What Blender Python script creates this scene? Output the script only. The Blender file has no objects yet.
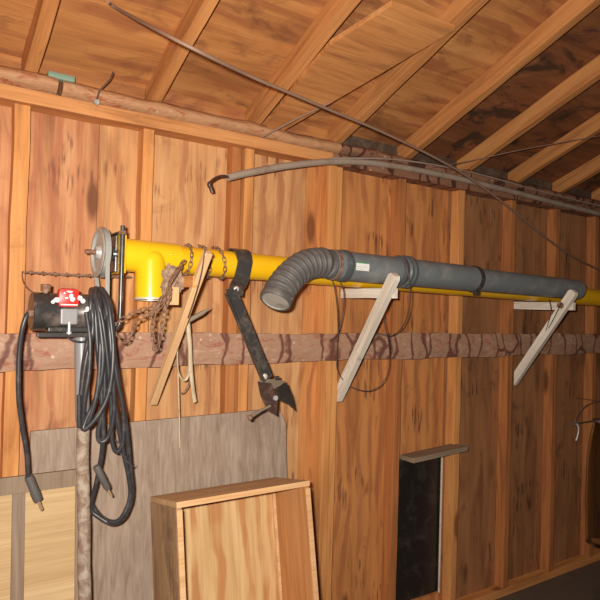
import bpy, bmesh, math, random
from mathutils import Vector, Matrix, noise
random.seed(7)
C = bpy.context.scene.collection
V = Vector
R = math.radians

# ------------------------------------------------------------------ camera
CAM = V((0, -2.05, 1.5)); F = 600.0
YAW, PITCH, ROLL = R(33.7), R(0.86), R(1.6)
fwd = V((math.sin(YAW)*math.cos(PITCH), math.cos(YAW)*math.cos(PITCH), math.sin(PITCH)))
r0 = V((math.cos(YAW), -math.sin(YAW), 0)); u0 = r0.cross(fwd)
rt = r0*math.cos(ROLL) + u0*math.sin(ROLL); up = u0*math.cos(ROLL) - r0*math.sin(ROLL)
cd = bpy.data.cameras.new('camera'); cam = bpy.data.objects.new('camera', cd); C.objects.link(cam)
cd.sensor_width = 36; cd.lens = 36; cd.clip_start = .02
cam.matrix_world = Matrix(((rt.x, up.x, -fwd.x, CAM.x), (rt.y, up.y, -fwd.y, CAM.y), (rt.z, up.z, -fwd.z, CAM.z), (0, 0, 0, 1)))
bpy.context.scene.camera = cam

def px(u, v, Y):
    """the point in the room at depth Y (metres from the stud faces) seen at photo position u, v"""
    d = fwd*F + rt*(u-300) + up*(300-v)
    return CAM + d*((Y-CAM.y)/d.y)

# ------------------------------------------------------------------ materials
def new_mat(name):
    m = bpy.data.materials.new(name); m.use_nodes = True
    nt = m.node_tree; nt.nodes.clear()
    out = nt.nodes.new('ShaderNodeOutputMaterial'); b = nt.nodes.new('ShaderNodeBsdfPrincipled')
    nt.links.new(b.outputs[0], out.inputs[0])
    return m, nt, b
def N(nt, t, **k):
    n = nt.nodes.new(t)
    for a, v in k.items():
        if a in n.inputs: n.inputs[a].default_value = v
        else: setattr(n, a, v)
    return n
def ramp(nt, fac, stops):
    r = nt.nodes.new('ShaderNodeValToRGB'); e = r.color_ramp.elements
    while len(e) < len(stops): e.new(.5)
    for i, (p, c) in enumerate(stops):
        e[i].position = p; e[i].color = (c[0], c[1], c[2], 1)
    nt.links.new(fac, r.inputs[0]); return r.outputs[0]
def mixc(nt, fac, a, b, mode='MIX'):
    m = nt.nodes.new('ShaderNodeMix'); m.data_type = 'RGBA'; m.blend_type = mode
    for s, x in ((0, fac), (6, a), (7, b)):
        if isinstance(x, bpy.types.NodeSocket): nt.links.new(x, m.inputs[s])
        elif s == 0: m.inputs[0].default_value = x
        else: m.inputs[s].default_value = (x[0], x[1], x[2], 1)
    return m.outputs[2]
def coords(nt, axis, lo, hi, rnd=True):
    tc = nt.nodes.new('ShaderNodeTexCoord'); mp = nt.nodes.new('ShaderNodeMapping')
    s = [hi, hi, hi]; s['xyz'.index(axis)] = lo
    mp.inputs['Scale'].default_value = s
    nt.links.new(tc.outputs['Object'], mp.inputs[0])
    if rnd:
        oi = nt.nodes.new('ShaderNodeObjectInfo'); mu = N(nt, 'ShaderNodeMath', operation='MULTIPLY'); mu.inputs[1].default_value = 37
        nt.links.new(oi.outputs['Random'], mu.inputs[0]); cb = nt.nodes.new('ShaderNodeCombineXYZ')
        for i in range(3): nt.links.new(mu.outputs[0], cb.inputs[i])
        nt.links.new(cb.outputs[0], mp.inputs['Location'])
    return mp.outputs[0]
def noi(nt, vec, scale, detail=4, dist=0, rough=.55):
    n = N(nt, 'ShaderNodeTexNoise', Scale=scale, Detail=detail, Distortion=dist, Roughness=rough)
    nt.links.new(vec, n.inputs['Vector']); return n.outputs['Fac']
def wood(name, dark, mid, light, axis='x', k=1.0, dash=None, stain=None, st=(.58, .7), swirl=None, rough=.72, knots=True, bump=.25):
    if name.startswith(('ply_o', 'ply_b', 'stud', 'rafter', 'roof', 'plate', 'ply_r')):
        gg, bb_ = (.90, .74) if not name.startswith('ply_r') else (.95, .85)
        f_ = lambda c: (c[0]*1.02, c[1]*gg, c[2]*bb_)
        dark, mid, light = f_(tuple(.82*q for q in dark)), f_(mid), f_(light)
    m, nt, b = new_mat(name)
    v1 = coords(nt, axis, 1.2*k, (8 if name.startswith(('ply', 'roof')) else 14)*k); v2 = coords(nt, axis, 4, 150); v3 = coords(nt, axis, 1, 1.6)
    n1 = noi(nt, v1, 1.6, 5, 1.0)
    col = ramp(nt, n1, [(.25, dark), (.5, mid), (.75, light)])
    if swirl:
        v4 = coords(nt, axis, 1.3, 3.0)
        w = N(nt, 'ShaderNodeTexWave', Scale=1.5, Distortion=9, Detail=3, wave_type='BANDS'); w.inputs['Detail Scale'].default_value = .9
        w.bands_direction = {'x': 'Y', 'y': 'Z', 'z': 'X'}[axis]
        nt.links.new(v4, w.inputs['Vector'])
        f = ramp(nt, w.outputs['Fac'], [(.5, (0, 0, 0)), (.85, (.7, .7, .7))])
        f2 = ramp(nt, noi(nt, v3, 3, 2), [(.38, (0, 0, 0)), (.54, (1, 1, 1))])
        ff = mixc(nt, 1, f, f2, 'MULTIPLY')
        col = mixc(nt, ff, col, swirl)
    n2 = noi(nt, v2, 1, 3)
    fine = ramp(nt, n2, [(.3, (.84, .82, .80)), (.65, (1.08, 1.08, 1.08))])
    col = mixc(nt, .8, col, fine, 'MULTIPLY')
    if stain:
        s = ramp(nt, noi(nt, v3, 4.5, 6, .8, .65), [(st[0], (0, 0, 0)), (st[1], (.85, .85, .85))])
        col = mixc(nt, s, col, stain)
    if dash:
        v6 = coords(nt, axis, 9, 75); v7 = coords(nt, axis, 1, 1)
        d1 = ramp(nt, noi(nt, v6, 1, 2), [(.52, (0, 0, 0)), (.66, (.8, .8, .8))])
        d2 = ramp(nt, noi(nt, v7, 4.2, 2), [(.55, (0, 0, 0)), (.62, (1, 1, 1))])
        col = mixc(nt, mixc(nt, 1, d1, d2, 'MULTIPLY'), col, dash)
    if knots:
        v5 = coords(nt, axis, 1.5, 5)
        vo = N(nt, 'ShaderNodeTexVoronoi', Scale=1.0); nt.links.new(v5, vo.inputs['Vector'])
        kk = ramp(nt, vo.outputs['Distance'], [(.07, (.8, .8, .8)), (.13, (0, 0, 0))])
        col = mixc(nt, kk, col, (dark[0]*.45, dark[1]*.4, dark[2]*.4))
    nt.links.new(col, b.inputs['Base Color'])
    b.inputs['Roughness'].default_value = rough
    b.inputs['Specular IOR Level'].default_value = .3
    bp = N(nt, 'ShaderNodeBump', Strength=bump, Distance=.002); nt.links.new(n2, bp.inputs['Height']); nt.links.new(bp.outputs[0], b.inputs['Normal'])
    return m
def paint(name, col, rough=.4, metal=0, grime=None, g=(.55, .7), gs=9, coat=0, bump=0, var=.15, spec=.5):
    m, nt, b = new_mat(name)
    v = coords(nt, 'x', 1, 1)
    c2 = tuple(x*(1-var) for x in col)
    c = mixc(nt, noi(nt, v, 14, 4), c2, tuple(min(1, x*(1+var)) for x in col))
    if grime:
        s = ramp(nt, noi(nt, v, gs, 6, .4, .65), [(g[0], (0, 0, 0)), (g[1], (.9, .9, .9))])
        c = mixc(nt, s, c, grime)
    nt.links.new(c, b.inputs['Base Color'])
    b.inputs['Roughness'].default_value = rough; b.inputs['Metallic'].default_value = metal
    b.inputs['Specular IOR Level'].default_value = spec
    b.inputs['Coat Weight'].default_value = coat; b.inputs['Coat Roughness'].default_value = .1
    if bump:
        bp = N(nt, 'ShaderNodeBump', Strength=bump, Distance=.003); nt.links.new(noi(nt, v, 60, 4), bp.inputs['Height']); nt.links.new(bp.outputs[0], b.inputs['Normal'])
    return m

M = {}
M['ply_a'] = wood('ply_red', (.34, .14, .07), (.52, .26, .13), (.64, .37, .21), 'z', dash=(.22, .08, .05), stain=(.30, .11, .055), swirl=(.42, .15, .07), st=(.6, .8))
M['ply_b'] = wood('ply_tan', (.38, .18, .08), (.58, .30, .125), (.68, .39, .18), 'z', dash=(.14, .055, .03), swirl=(.40, .16, .07), stain=(.34, .14, .06), st=(.6, .78))
M['ply_c'] = wood('ply_orange', (.36, .15, .06), (.54, .25, .095), (.63, .32, .13), 'z', dash=(.10, .04, .025), swirl=(.36, .13, .05), stain=(.24, .08, .035), st=(.62, .76))
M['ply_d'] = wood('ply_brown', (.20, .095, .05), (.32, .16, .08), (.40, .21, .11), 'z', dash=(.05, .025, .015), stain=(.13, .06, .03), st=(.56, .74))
M['stud'] = wood('stud_pine', (.48, .22, .08), (.62, .31, .12), (.70, .39, .17), 'x', stain=(.36, .14, .05), st=(.62, .76))
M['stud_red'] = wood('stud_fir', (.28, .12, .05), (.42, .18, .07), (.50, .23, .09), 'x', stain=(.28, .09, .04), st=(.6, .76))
M['rafter'] = wood('rafter_pine', (.34, .15, .06), (.48, .23, .09), (.58, .31, .13), 'x', stain=(.28, .12, .05), st=(.6, .76))
M['plate'] = wood('plate_pine', (.44, .20, .08), (.57, .29, .125), (.65, .36, .17), 'x', stain=(.32, .11, .05), st=(.6, .75))
M['bare'] = wood('bare_lath', (.55, .30, .13), (.66, .40, .20), (.74, .48, .26), 'x', knots=False)
M['grey_wood'] = wood('weathered_ply', (.24, .17, .125), (.335, .25, .19), (.43, .34, .27), 'z', k=1.8, stain=(.20, .13, .09), st=(.55, .8), knots=False, bump=.5)
M['grey_frame'] = wood('weathered_frame', (.19, .13, .09), (.26, .19, .13), (.34, .26, .19), 'x', stain=(.16, .11, .08), knots=False)
M['pale_ply'] = wood('pale_ply', (.44, .29, .14), (.54, .37, .19), (.62, .45, .25), 'z', k=.7, knots=False)
M['cab'] = wood('cabinet_pine', (.42, .25, .12), (.54, .34, .17), (.62, .41, .22), 'x', knots=False, stain=(.33, .19, .09))
M['cab_ply'] = wood('cabinet_ply', (.56, .34, .15), (.64, .42, .20), (.70, .49, .26), 'z', swirl=(.42, .16, .045), knots=False)
M['cab_in'] = wood('cabinet_inside', (.42, .18, .06), (.52, .24, .09), (.58, .29, .12), 'z', knots=False)
M['cab_side'] = wood('cabinet_side', (.26, .15, .08), (.37, .23, .12), (.46, .30, .17), 'z', k=1.4, stain=(.16, .09, .055), knots=False)
M['endgrain'] = wood('cabinet_end', (.18, .10, .06), (.27, .16, .10), (.36, .23, .15), 'x', k=2, stain=(.12, .07, .05))
M['white_wood'] = wood('white_washed_wood', (.50, .42, .33), (.74, .68, .58), (.84, .79, .70), 'x', stain=(.34, .24, .16), st=(.62, .72), knots=False)
M['pole'] = paint('rough_pole', (.40, .33, .26), .85, grime=(.20, .12, .08), g=(.42, .6), gs=34, bump=.8)
M['yellow'] = paint('yellow_enamel', (.80, .45, .008), .34, grime=(.28, .12, .02), g=(.63, .74), gs=16, coat=.3, var=.05)
M['yellow_clean'] = paint('yellow_enamel_tee', (.84, .52, .010), .28, coat=.5, var=.03)
M['pvc'] = paint('grey_pvc', (.155, .175, .185), .42, grime=(.27, .27, .25), g=(.5, .75), gs=12)
M['pvc_dark'] = paint('dark_pvc', (.075, .085, .09), .45, grime=(.2, .2, .19), g=(.55, .75), gs=14)
M['hose'] = paint('ribbed_hose', (.085, .078, .074), .55, grime=(.15, .135, .12), g=(.5, .7), gs=20)
M['hose_cap'] = paint('hose_cap', (.36, .33, .28), .6, grime=(.18, .16, .14))
M['black'] = paint('black_paint', (.04, .038, .037), .28, grime=(.13, .10, .08), g=(.5, .7), gs=22)
M['motor'] = paint('motor_enamel', (.035, .032, .032), .33, grime=(.20, .15, .12), g=(.5, .72), gs=18)
M['rubber'] = paint('black_rubber', (.035, .034, .038), .38, grime=(.10, .09, .085), g=(.5, .75), gs=24)
M['steel'] = paint('dull_aluminium', (.50, .51, .49), .38, metal=.3, grime=(.24, .23, .20), g=(.5, .7))
M['belt'] = paint('worn_belt', (.30, .30, .27), .55)
M['rust'] = paint('rusty_iron', (.20, .095, .055), .7, metal=.2, grime=(.34, .24, .17), g=(.45, .65), gs=60, bump=.4)
M['rust_dark'] = paint('dark_rusty_iron', (.075, .04, .032), .45, metal=.4, grime=(.20, .12, .09), g=(.5, .7), gs=30)
M['bolt'] = paint('bright_zinc', (.75, .72, .66), .35, metal=.4)
M['red'] = paint('red_label', (.62, .03, .025), .4, grime=(.75, .6, .5), g=(.66, .7), gs=60)
M['white'] = paint('white_label', (.80, .80, .76), .5, var=.04)
M['green'] = paint('green_label', (.05, .30, .12), .5)
M['print'] = paint('grey_print', (.35, .37, .36), .6)
M['greybox'] = paint('grey_plastic', (.24, .235, .24), .4)
M['strap'] = paint('pale_strap', (.60, .48, .32), .6, grime=(.36, .27, .17), g=(.5, .7), gs=20)
M['tip'] = paint('grey_tip', (.22, .17, .12), .7, grime=(.12, .08, .05))
M['conduit'] = paint('grey_conduit', (.33, .265, .21), .5, grime=(.23, .16, .12), g=(.5, .7), gs=12)
M['cable'] = paint('brown_cable', (.22, .13, .09), .6)
M['wire'] = paint('thin_dark_wire', (.085, .055, .045), .5)
M['tarp'] = paint('green_tarp', (.20, .30, .22), .7)
M['brass'] = paint('brown_prong', (.42, .28, .16), .5, metal=.3)
M['plugface'] = paint('plug_rubber', (.10, .09, .085), .6)
M['floor'] = paint('dirt_floor', (.12, .085, .06), .95, grime=(.06, .045, .035), gs=3, bump=.6)
M['eaves_gap'] = paint('dark_gap_board', (.08, .045, .028), .9, grime=(.14, .09, .06), g=(.5, .62), gs=14)
M['wallside'] = wood('side_boards', (.26, .12, .05), (.38, .18, .07), (.46, .23, .10), 'z')
M['darkpane'] = paint('dark_dusty_pane', (.018, .015, .014), .35, grime=(.05, .042, .036), g=(.5, .7), gs=14)
M['lanternmetal'] = paint('galvanised', (.34, .33, .30), .3, metal=.8)
# roof deck: orange-brown boards with black mould patches
M['deck'] = wood('roof_deck', (.28, .12, .05), (.46, .22, .085), (.58, .31, .13), 'x', k=.7, stain=(.15, .055, .025), st=(.52, .70), swirl=(.30, .10, .04), knots=False)
M['deck_dark'] = wood('roof_deck_dark_red', (.13, .055, .025), (.22, .09, .04), (.31, .14, .065), 'x', k=.7, stain=(.035, .022, .016), st=(.50, .60), swirl=(.2, .07, .03), knots=False)  # darker red-brown deck sheets towards the right of the roof
# bark
def bark(name, base, red, pale, seam=True):
    m, nt, b = new_mat(name)
    v = coords(nt, 'x', 1, 2.2); v2 = coords(nt, 'x', 1, 1)
    c = ramp(nt, noi(nt, v, 13, 8, .9, .68), [(.34, red), (.45, base), (.56, base), (.70, pale)])
    sp = N(nt, 'ShaderNodeTexVoronoi', Scale=30.0); nt.links.new(v2, sp.inputs['Vector'])
    dots = ramp(nt, sp.outputs['Distance'], [(.10, (.8, .8, .8)), (.2, (0, 0, 0))])
    msk = ramp(nt, noi(nt, v2, 5, 2), [(.5, (0, 0, 0)), (.62, (1, 1, 1))])
    c = mixc(nt, mixc(nt, 1, dots, msk, 'MULTIPLY'), c, (.75, .58, .46))
    if seam:
        v3 = coords(nt, 'x', 8, 2.5)
        vo = N(nt, 'ShaderNodeTexVoronoi', Scale=1.0, feature='DISTANCE_TO_EDGE')
        dn = N(nt, 'ShaderNodeTexNoise', Scale=9.0, Detail=3.0); nt.links.new(v2, dn.inputs['Vector'])
        ad = N(nt, 'ShaderNodeVectorMath', operation='SCALE'); ad.inputs['Scale'].default_value = .5
        nt.links.new(dn.outputs['Color'], ad.inputs[0])
        a2 = N(nt, 'ShaderNodeVectorMath', operation='ADD'); nt.links.new(v3, a2.inputs[0]); nt.links.new(ad.outputs[0], a2.inputs[1])
        nt.links.new(a2.outputs[0], vo.inputs['Vector'])
        cr = ramp(nt, vo.outputs['Distance'], [(.02, (.85, .85, .85)), (.06, (0, 0, 0))])
        c = mixc(nt, cr, c, (red[0]*.35, red[1]*.3, red[2]*.35))
    nt.links.new(c, b.inputs['Base Color'])
    b.inputs['Roughness'].default_value = .6; b.inputs['Specular IOR Level'].default_value = .35
    bp = N(nt, 'ShaderNodeBump', Strength=.9, Distance=.010); nt.links.new(noi(nt, v, 14, 6), bp.inputs['Height']); nt.links.new(bp.outputs[0], b.inputs['Normal'])
    return m
M['bark'] = bark('peeling_bark', (.40, .23, .15), (.34, .12, .075), (.55, .38, .28))
M['bark_top'] = bark('waney_bark', (.46, .24, .12), (.34, .09, .04), (.56, .34, .19), seam=False)

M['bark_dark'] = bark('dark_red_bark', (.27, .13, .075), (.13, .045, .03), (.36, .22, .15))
# ------------------------------------------------------------------ object helpers
def link(name, bm, mats, parent=None, smooth=False, matrix=None, angle=40):
    me = bpy.data.meshes.new(name); bmesh.ops.recalc_face_normals(bm, faces=bm.faces)
    bm.to_mesh(me); bm.free()
    if not isinstance(mats, (list, tuple)): mats = [mats]
    for m in mats: me.materials.append(M[m])
    if smooth:
        me.shade_smooth()
        try: me.set_sharp_from_angle(angle=R(angle))
        except Exception: pass
    o = bpy.data.objects.new(name, me); C.objects.link(o)
    mt = matrix or Matrix.Identity(4)
    if parent:
        o.parent = parent; p = V((0, 0, 0)); q = parent
        while q: p += q.location if q.type == 'EMPTY' else V((0, 0, 0)); q = q.parent
        # parts under a mesh part share its frame
        par = parent; pm = Matrix.Identity(4); chain = []
        while par: chain.append(par); par = par.parent
        for c_ in reversed(chain): pm = pm @ c_.matrix_basis
        mt = pm.inverted() @ mt
    o.matrix_basis = mt
    return o
def thing(name, label, cat, loc, group=None):
    o = bpy.data.objects.new(name, None); o.empty_display_size = .05; C.objects.link(o); o.location = loc
    tag(o, label, cat, group); return o
def tag(o, label, cat, group=None, kind=None):
    o['label'] = label; o['category'] = cat
    if group: o['group'] = group
    if kind: o['kind'] = kind
    return o
def struct(o): o['kind'] = 'structure'; return o
def add_box(bm, c, s, mi=0, bev=0, mat=None):
    g = bmesh.ops.create_cube(bm, size=1)
    vs = g['verts']
    for v in vs: v.co = V((v.co.x*s[0]+c[0], v.co.y*s[1]+c[1], v.co.z*s[2]+c[2]))
    if bev:
        es = list({e for v in vs for e in v.link_edges})
        r = bmesh.ops.bevel(bm, geom=es, offset=bev, segments=2, affect='EDGES', profile=.6); vs = list({v for f in r['faces'] for v in f.verts} | {v for v in vs if v.is_valid})
    if mat: bmesh.ops.transform(bm, matrix=mat, verts=vs)
    for v in vs:
        for f in v.link_faces: f.material_index = mi
    return vs
def axis_matrix(p0, p1, upv=V((0, 0, 1))):
    x = (p1-p0).normalized(); y = upv.cross(x)
    if y.length < 1e-4: y = V((0, 1, 0)).cross(x)
    y.normalize(); z = x.cross(y)
    return Matrix(((x.x, y.x, z.x, p0.x), (x.y, y.y, z.y, p0.y), (x.z, y.z, z.z, p0.z), (0, 0, 0, 1)))
def beam(name, p0, p1, w, h, mat, parent=None, bev=.0025, upv=V((0, 0, 1)), rough=0, ends=None):
    """board from p0 to p1, w across (local y), h along local z, centred"""
    p0, p1 = V(p0), V(p1); L = (p1-p0).length; bm = bmesh.new()
    n = max(1, int(L/.12)) if rough else 1
    add_box(bm, (L/2, 0, 0), (L, w, h), 0, bev)
    if rough:
        for i in range(1, n):
            bmesh.ops.bisect_plane(bm, geom=bm.verts[:]+bm.edges[:]+bm.faces[:], plane_co=(L*i/n, 0, 0), plane_no=(1, 0, 0))
        sd = V((p0.x*3.1, p0.z*2.7, p0.y))
        for v in bm.verts:
            v.co += V((0, noise.noise(sd+v.co*5+V((0, 9, 0)))*rough, noise.noise(sd+v.co*5)*rough))
    return link(name, bm, mat, parent, matrix=axis_matrix(p0, p1, upv))
def smooth_path(pts, n=6, closed=False):
    pts = [V(p) for p in pts]; out = []; m = len(pts)
    rng = range(m) if closed else range(m-1)
    for i in rng:
        if closed: a, b, c, d = pts[(i-1) % m], pts[i], pts[(i+1) % m], pts[(i+2) % m]
        else: a, b, c, d = pts[max(i-1, 0)], pts[i], pts[i+1], pts[min(i+2, m-1)]
        for j in range(n):
            t = j/n
            out.append(.5*((2*b)+(c-a)*t+(2*a-5*b+4*c-d)*t*t+(3*b-a-3*c+d)*t**3))
    if not closed: out.append(pts[-1])
    return out
def add_tube(bm, path, r, seg=10, closed=False, cap=True, mi=0, flat=None):
    n = len(path); rr = r if callable(r) else (lambda t: r)
    t0 = (path[1]-path[0]).normalized(); ref = V((0, 0, 1)) if abs(t0.z) < .9 else V((0, 1, 0))
    nrm = (ref - t0*ref.dot(t0)).normalized(); rings = []; pt = t0
    for i in range(n):
        if closed: t = (path[(i+1) % n]-path[i-1]).normalized()
        else: t = (path[min(i+1, n-1)]-path[max(i-1, 0)]).normalized()
        q = pt.rotation_difference(t); nrm = q @ nrm; nrm = (nrm-t*nrm.dot(t)).normalized(); pt = t
        bn = t.cross(nrm); rad = rr(i/(n-1)) ; fl = flat or 1
        rings.append([bm.verts.new(path[i]+(nrm*math.cos(a)*fl+bn*math.sin(a))*rad) for a in [2*math.pi*k/seg for k in range(seg)]])
    m = n if closed else n-1
    for i in range(m):
        A, B = rings[i], rings[(i+1) % n]
        if closed and i == n-1:   # best-fit the twist
            off = min(range(seg), key=lambda o: (A[0].co-B[o].co).length)
        else: off = 0
        for k in range(seg):
            f = bm.faces.new((A[k], A[(k+1) % seg], B[(k+1+off) % seg], B[(k+off) % seg])); f.material_index = mi
    if cap and not closed:
        for rg in (rings[0], rings[-1]):
            f = bm.faces.new(rg); f.material_index = mi
def tube(name, path, r, mat, parent=None, seg=10, closed=False, flat=None):
    bm = bmesh.new(); add_tube(bm, path, r, seg, closed, flat=flat); return link(name, bm, mat, parent, smooth=True)
def add_lathe(bm, p0, axis, prof, seg=28, mi=0, closed=False):
    """prof: list of (distance along axis, radius)"""
    ax = V(axis).normalized(); ref = V((0, 0, 1)) if abs(ax.z) < .9 else V((0, 1, 0))
    a = ax.cross(ref).normalized(); b = ax.cross(a); rings = []
    for t, r in prof:
        c = V(p0)+ax*t
        if r < 1e-6: rings.append([bm.verts.new(c)])
        else: rings.append([bm.verts.new(c+(a*math.cos(2*math.pi*k/seg)+b*math.sin(2*math.pi*k/seg))*r) for k in range(seg)])
    prs = list(zip(rings, rings[1:]))
    if closed: prs.append((rings[-1], rings[0]))
    for A, B in prs:
        for k in range(seg):
            a0, a1 = A[k % len(A)], A[(k+1) % len(A)]; b0, b1 = B[k % len(B)], B[(k+1) % len(B)]
            vs = [a0, a1, b1, b0]; vs = [v for i, v in enumerate(vs) if v not in vs[:i]]
            if len(vs) > 2: f = bm.faces.new(vs); f.material_index = mi
def lathe(name, p0, axis, prof, mat, parent=None, seg=28, closed=False):
    bm = bmesh.new(); add_lathe(bm, p0, axis, prof, seg, closed=closed); return link(name, bm, mat, parent, smooth=True)
def add_prism(bm, pts, n, mi=0):
    """polygon pts extruded by vector n"""
    a = [bm.verts.new(p) for p in pts]; b = [bm.verts.new(V(p)+V(n)) for p in pts]
    fs = [bm.faces.new(a), bm.faces.new(b[::-1])]
    for i in range(len(a)): fs.append(bm.faces.new((a[i], a[(i+1) % len(a)], b[(i+1) % len(b)], b[i])))
    for f in fs: f.material_index = mi
def boxo(name, c, s, mat, parent=None, bev=.002, mt=None):
    bm = bmesh.new(); add_box(bm, c, s, 0, bev, mt); return link(name, bm, mat, parent)

# ------------------------------------------------------------------ the shed
ZP0, ZP1 = 2.118, 2.225            # top plate
XL, XR, YB, YW = -1.1, 6.6, -4.6, .06
bm = bmesh.new()
# sheathing: vertical sheets of plywood, each of its own tone
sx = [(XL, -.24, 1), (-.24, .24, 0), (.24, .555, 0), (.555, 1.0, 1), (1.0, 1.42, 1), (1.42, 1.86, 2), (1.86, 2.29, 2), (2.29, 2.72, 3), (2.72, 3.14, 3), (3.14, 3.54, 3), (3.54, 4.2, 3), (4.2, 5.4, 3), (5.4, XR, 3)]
WX0, WX1, WZ0, WZ1 = 1.985, 2.30, .10, .80   # dark window opening
for a, b_, k in sx:
    if a < WX0 < b_:   # this sheet is cut around the opening on its right side
        add_box(bm, ((a+WX0)/2, YW+.008, ZP1/2), (WX0-a-.001, .016, ZP1), k)
        add_box(bm, ((WX0+b_)/2, YW+.008, (WZ1+ZP1)/2), (b_-WX0-.001, .016, ZP1-WZ1), k)
        add_box(bm, ((WX0+b_)/2, YW+.008, WZ0/2), (b_-WX0-.001, .016, WZ0), k)
    elif a < WX1 < b_:
        add_box(bm, ((b_+WX1)/2, YW+.008, ZP1/2), (b_-WX1-.001, .016, ZP1), k)
        add_box(bm, ((WX1+a)/2, YW+.008, (WZ1+ZP1)/2), (WX1-a-.001, .016, ZP1-WZ1), k)
        add_box(bm, ((WX1+a)/2, YW+.008, WZ0/2), (WX1-a-.001, .016, WZ0), k)
    else:
        add_box(bm, ((a+b_)/2, YW+.008, ZP1/2), (b_-a-.0015, .016, ZP1), k)
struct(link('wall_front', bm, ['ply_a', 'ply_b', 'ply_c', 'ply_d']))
struct(boxo('floor', ((XL+XR)/2, (YB+YW)/2, -.05), (XR-XL+.1, YW-YB+.1, .1), 'floor', bev=0))
ntrim = 0
def trim(o):
    global ntrim
    ntrim += 1; o.name = 'trim_%d' % ntrim; return struct(o)
SX = [.326+.405*k for k in range(-3, 15)]
for i, x in enumerate(SX):
    w = .046 if i == 3 else .040
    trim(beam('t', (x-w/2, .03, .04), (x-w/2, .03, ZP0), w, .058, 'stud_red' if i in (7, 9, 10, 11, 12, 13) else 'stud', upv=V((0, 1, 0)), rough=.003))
# doubled stud beside two of the studs
trim(beam('t', (1.105-.04, .035, .04), (1.105-.04, .035, ZP0), .04, .048, 'stud_red', upv=V((0, 1, 0)), rough=.003))
trim(beam('t', (1.541+.022, .036, .04), (1.541+.022, .036, ZP0), .036, .046, 'stud', upv=V((0, 1, 0)), rough=.003))
trim(beam('t', (XL, .03, .02), (XR, .03, .02), .058, .04, 'stud'))
# top plates
trim(beam('t', (XL, .018, ZP0+.022), (1.50, .018, ZP0+.022), .084, .044, 'plate', rough=.004))
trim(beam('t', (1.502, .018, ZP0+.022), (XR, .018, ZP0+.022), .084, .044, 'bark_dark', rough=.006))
def waney(name, x0, x1, y0, y1, z0, z1, mat, seed, amp=.012, n=90, parent=None, step=.035):
    """slab with wavy natural edges and a lumpy outer face"""
    bm = bmesh.new(); rows = []; n = int((x1-x0)/step)
    for i in range(n+1):
        x = x0+(x1-x0)*i/n
        e1 = noise.noise(V((x*4, seed, 0)))*amp + noise.noise(V((x*14, seed, 3)))*amp*.5
        e0 = noise.noise(V((x*3.3, seed, 7)))*amp + noise.noise(V((x*12, seed, 9)))*amp*.4
        ring = [bm.verts.new((x, y1, z0+e0)), bm.verts.new((x, y1, z1+e1))]
        for j in range(6, -1, -1):
            t = j/6; z = z0+e0+(z1+e1-z0-e0)*t
            bul = math.sin(math.pi*min(max(t, .04), .96))**.5
            y = y1+(y0-y1)*(.45+.55*bul)+noise.noise(V((x*9, seed, z*16)))*amp*.55
            ring.append(bm.verts.new((x, y, z)))
        rows.append(ring)
    for A, B in zip(rows, rows[1:]):
        for k in range(len(A)): bm.faces.new((A[k], A[(k+1) % len(A)], B[(k+1) % len(B)], B[k]))
    bm.faces.new(rows[0]); bm.faces.new(rows[-1][::-1])
    return link(name, bm, mat, parent, smooth=True, angle=50)
trim(waney('t', XL, .40, -.03, .058, ZP0+.048, ZP1-.002, 'bark_top', 2.2, .008))
trim(waney('t', .415, 1.54, -.028, .058, ZP0+.048, ZP1-.004, 'bark_top', 5.2, .010))
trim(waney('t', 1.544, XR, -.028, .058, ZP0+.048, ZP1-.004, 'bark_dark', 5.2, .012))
# roof
SL = .395; RY = -2.6; th = math.atan(SL)
def roofz(y): return ZP1 + SL*(0-y)          # underside of the rafters
HR = .078/math.cos(th)
for i in range(-4, 13):
    x = 1.575+.41*i - .02
    a = V((x, .10, roofz(.10)+HR/2+.002)); b_ = V((x, RY, roofz(RY)+HR/2+.002))
    trim(beam('t', b_, a, .04, .076, 'rafter', rough=.004))
    a2 = V((x, RY-.012, roofz(RY)+HR/2)); b2 = V((x, YB+.05, roofz(RY)-SL*(RY-YB-.05)+HR/2))
    trim(beam('t', a2, b2, .04, .076, 'rafter'))
bm = bmesh.new()
dx = [XL]; 
while dx[-1] < XR: dx.append(dx[-1]+.61 if len(dx) > 1 else .30)
zt = HR+.003
yy = [.14, -.36, -.98, -1.6, -2.2, RY]
for j, (ya, yb) in enumerate(zip(yy, yy[1:])):
    for a, b_ in ((XL, .755), (.755, 1.955), (1.955, 3.185), (3.185, 4.6), (4.6, XR)):
        off = .35*(j % 2)*(j > 2); a_, b__ = (a+off if a > XL else a), (b_+off if b_ < XR else b_)
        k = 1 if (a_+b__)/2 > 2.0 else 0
        add_prism(bm, [(a_+.001, ya-.0015, roofz(ya)+zt), (b__-.001, ya-.0015, roofz(ya)+zt), (b__-.001, yb+.0015, roofz(yb)+zt), (a_+.001, yb+.0015, roofz(yb)+zt)], (0, 0, .014), k)
add_prism(bm, [(XL, RY, roofz(RY)+zt), (XR, RY, roofz(RY)+zt), (XR, YB-.1, roofz(RY)-SL*(RY-YB+.1)+zt), (XL, YB-.1, roofz(RY)-SL*(RY-YB+.1)+zt)], (0, 0, .014), 0)
struct(link('ceiling', bm, ['deck', 'deck_dark']))
# other walls of the shed (behind and beside the viewer)
struct(boxo('wall_left', (XL-.01, (YB+YW)/2, 1.6), (.02, YW-YB, 3.2), 'wallside', bev=0))
struct(boxo('wall_right', (XR+.01, (YB+YW)/2, 1.6), (.02, YW-YB, 3.2), 'wallside', bev=0))
struct(boxo('wall_back', ((XL+XR)/2, YB-.01, 1.25), (XR-XL, .02, 2.5), 'wallside', bev=0))
# blocking above the plate between rafters: boards that close the eaves, most with the gap's darkness and cobwebs put into their colour
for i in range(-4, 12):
    x0 = 1.575+.41*i; trim(boxo('t', (x0+.185, .075, ZP1+.039), (.366, .018, .075), 'eaves_gap' if i > -1 else 'deck', bev=0))
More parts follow.
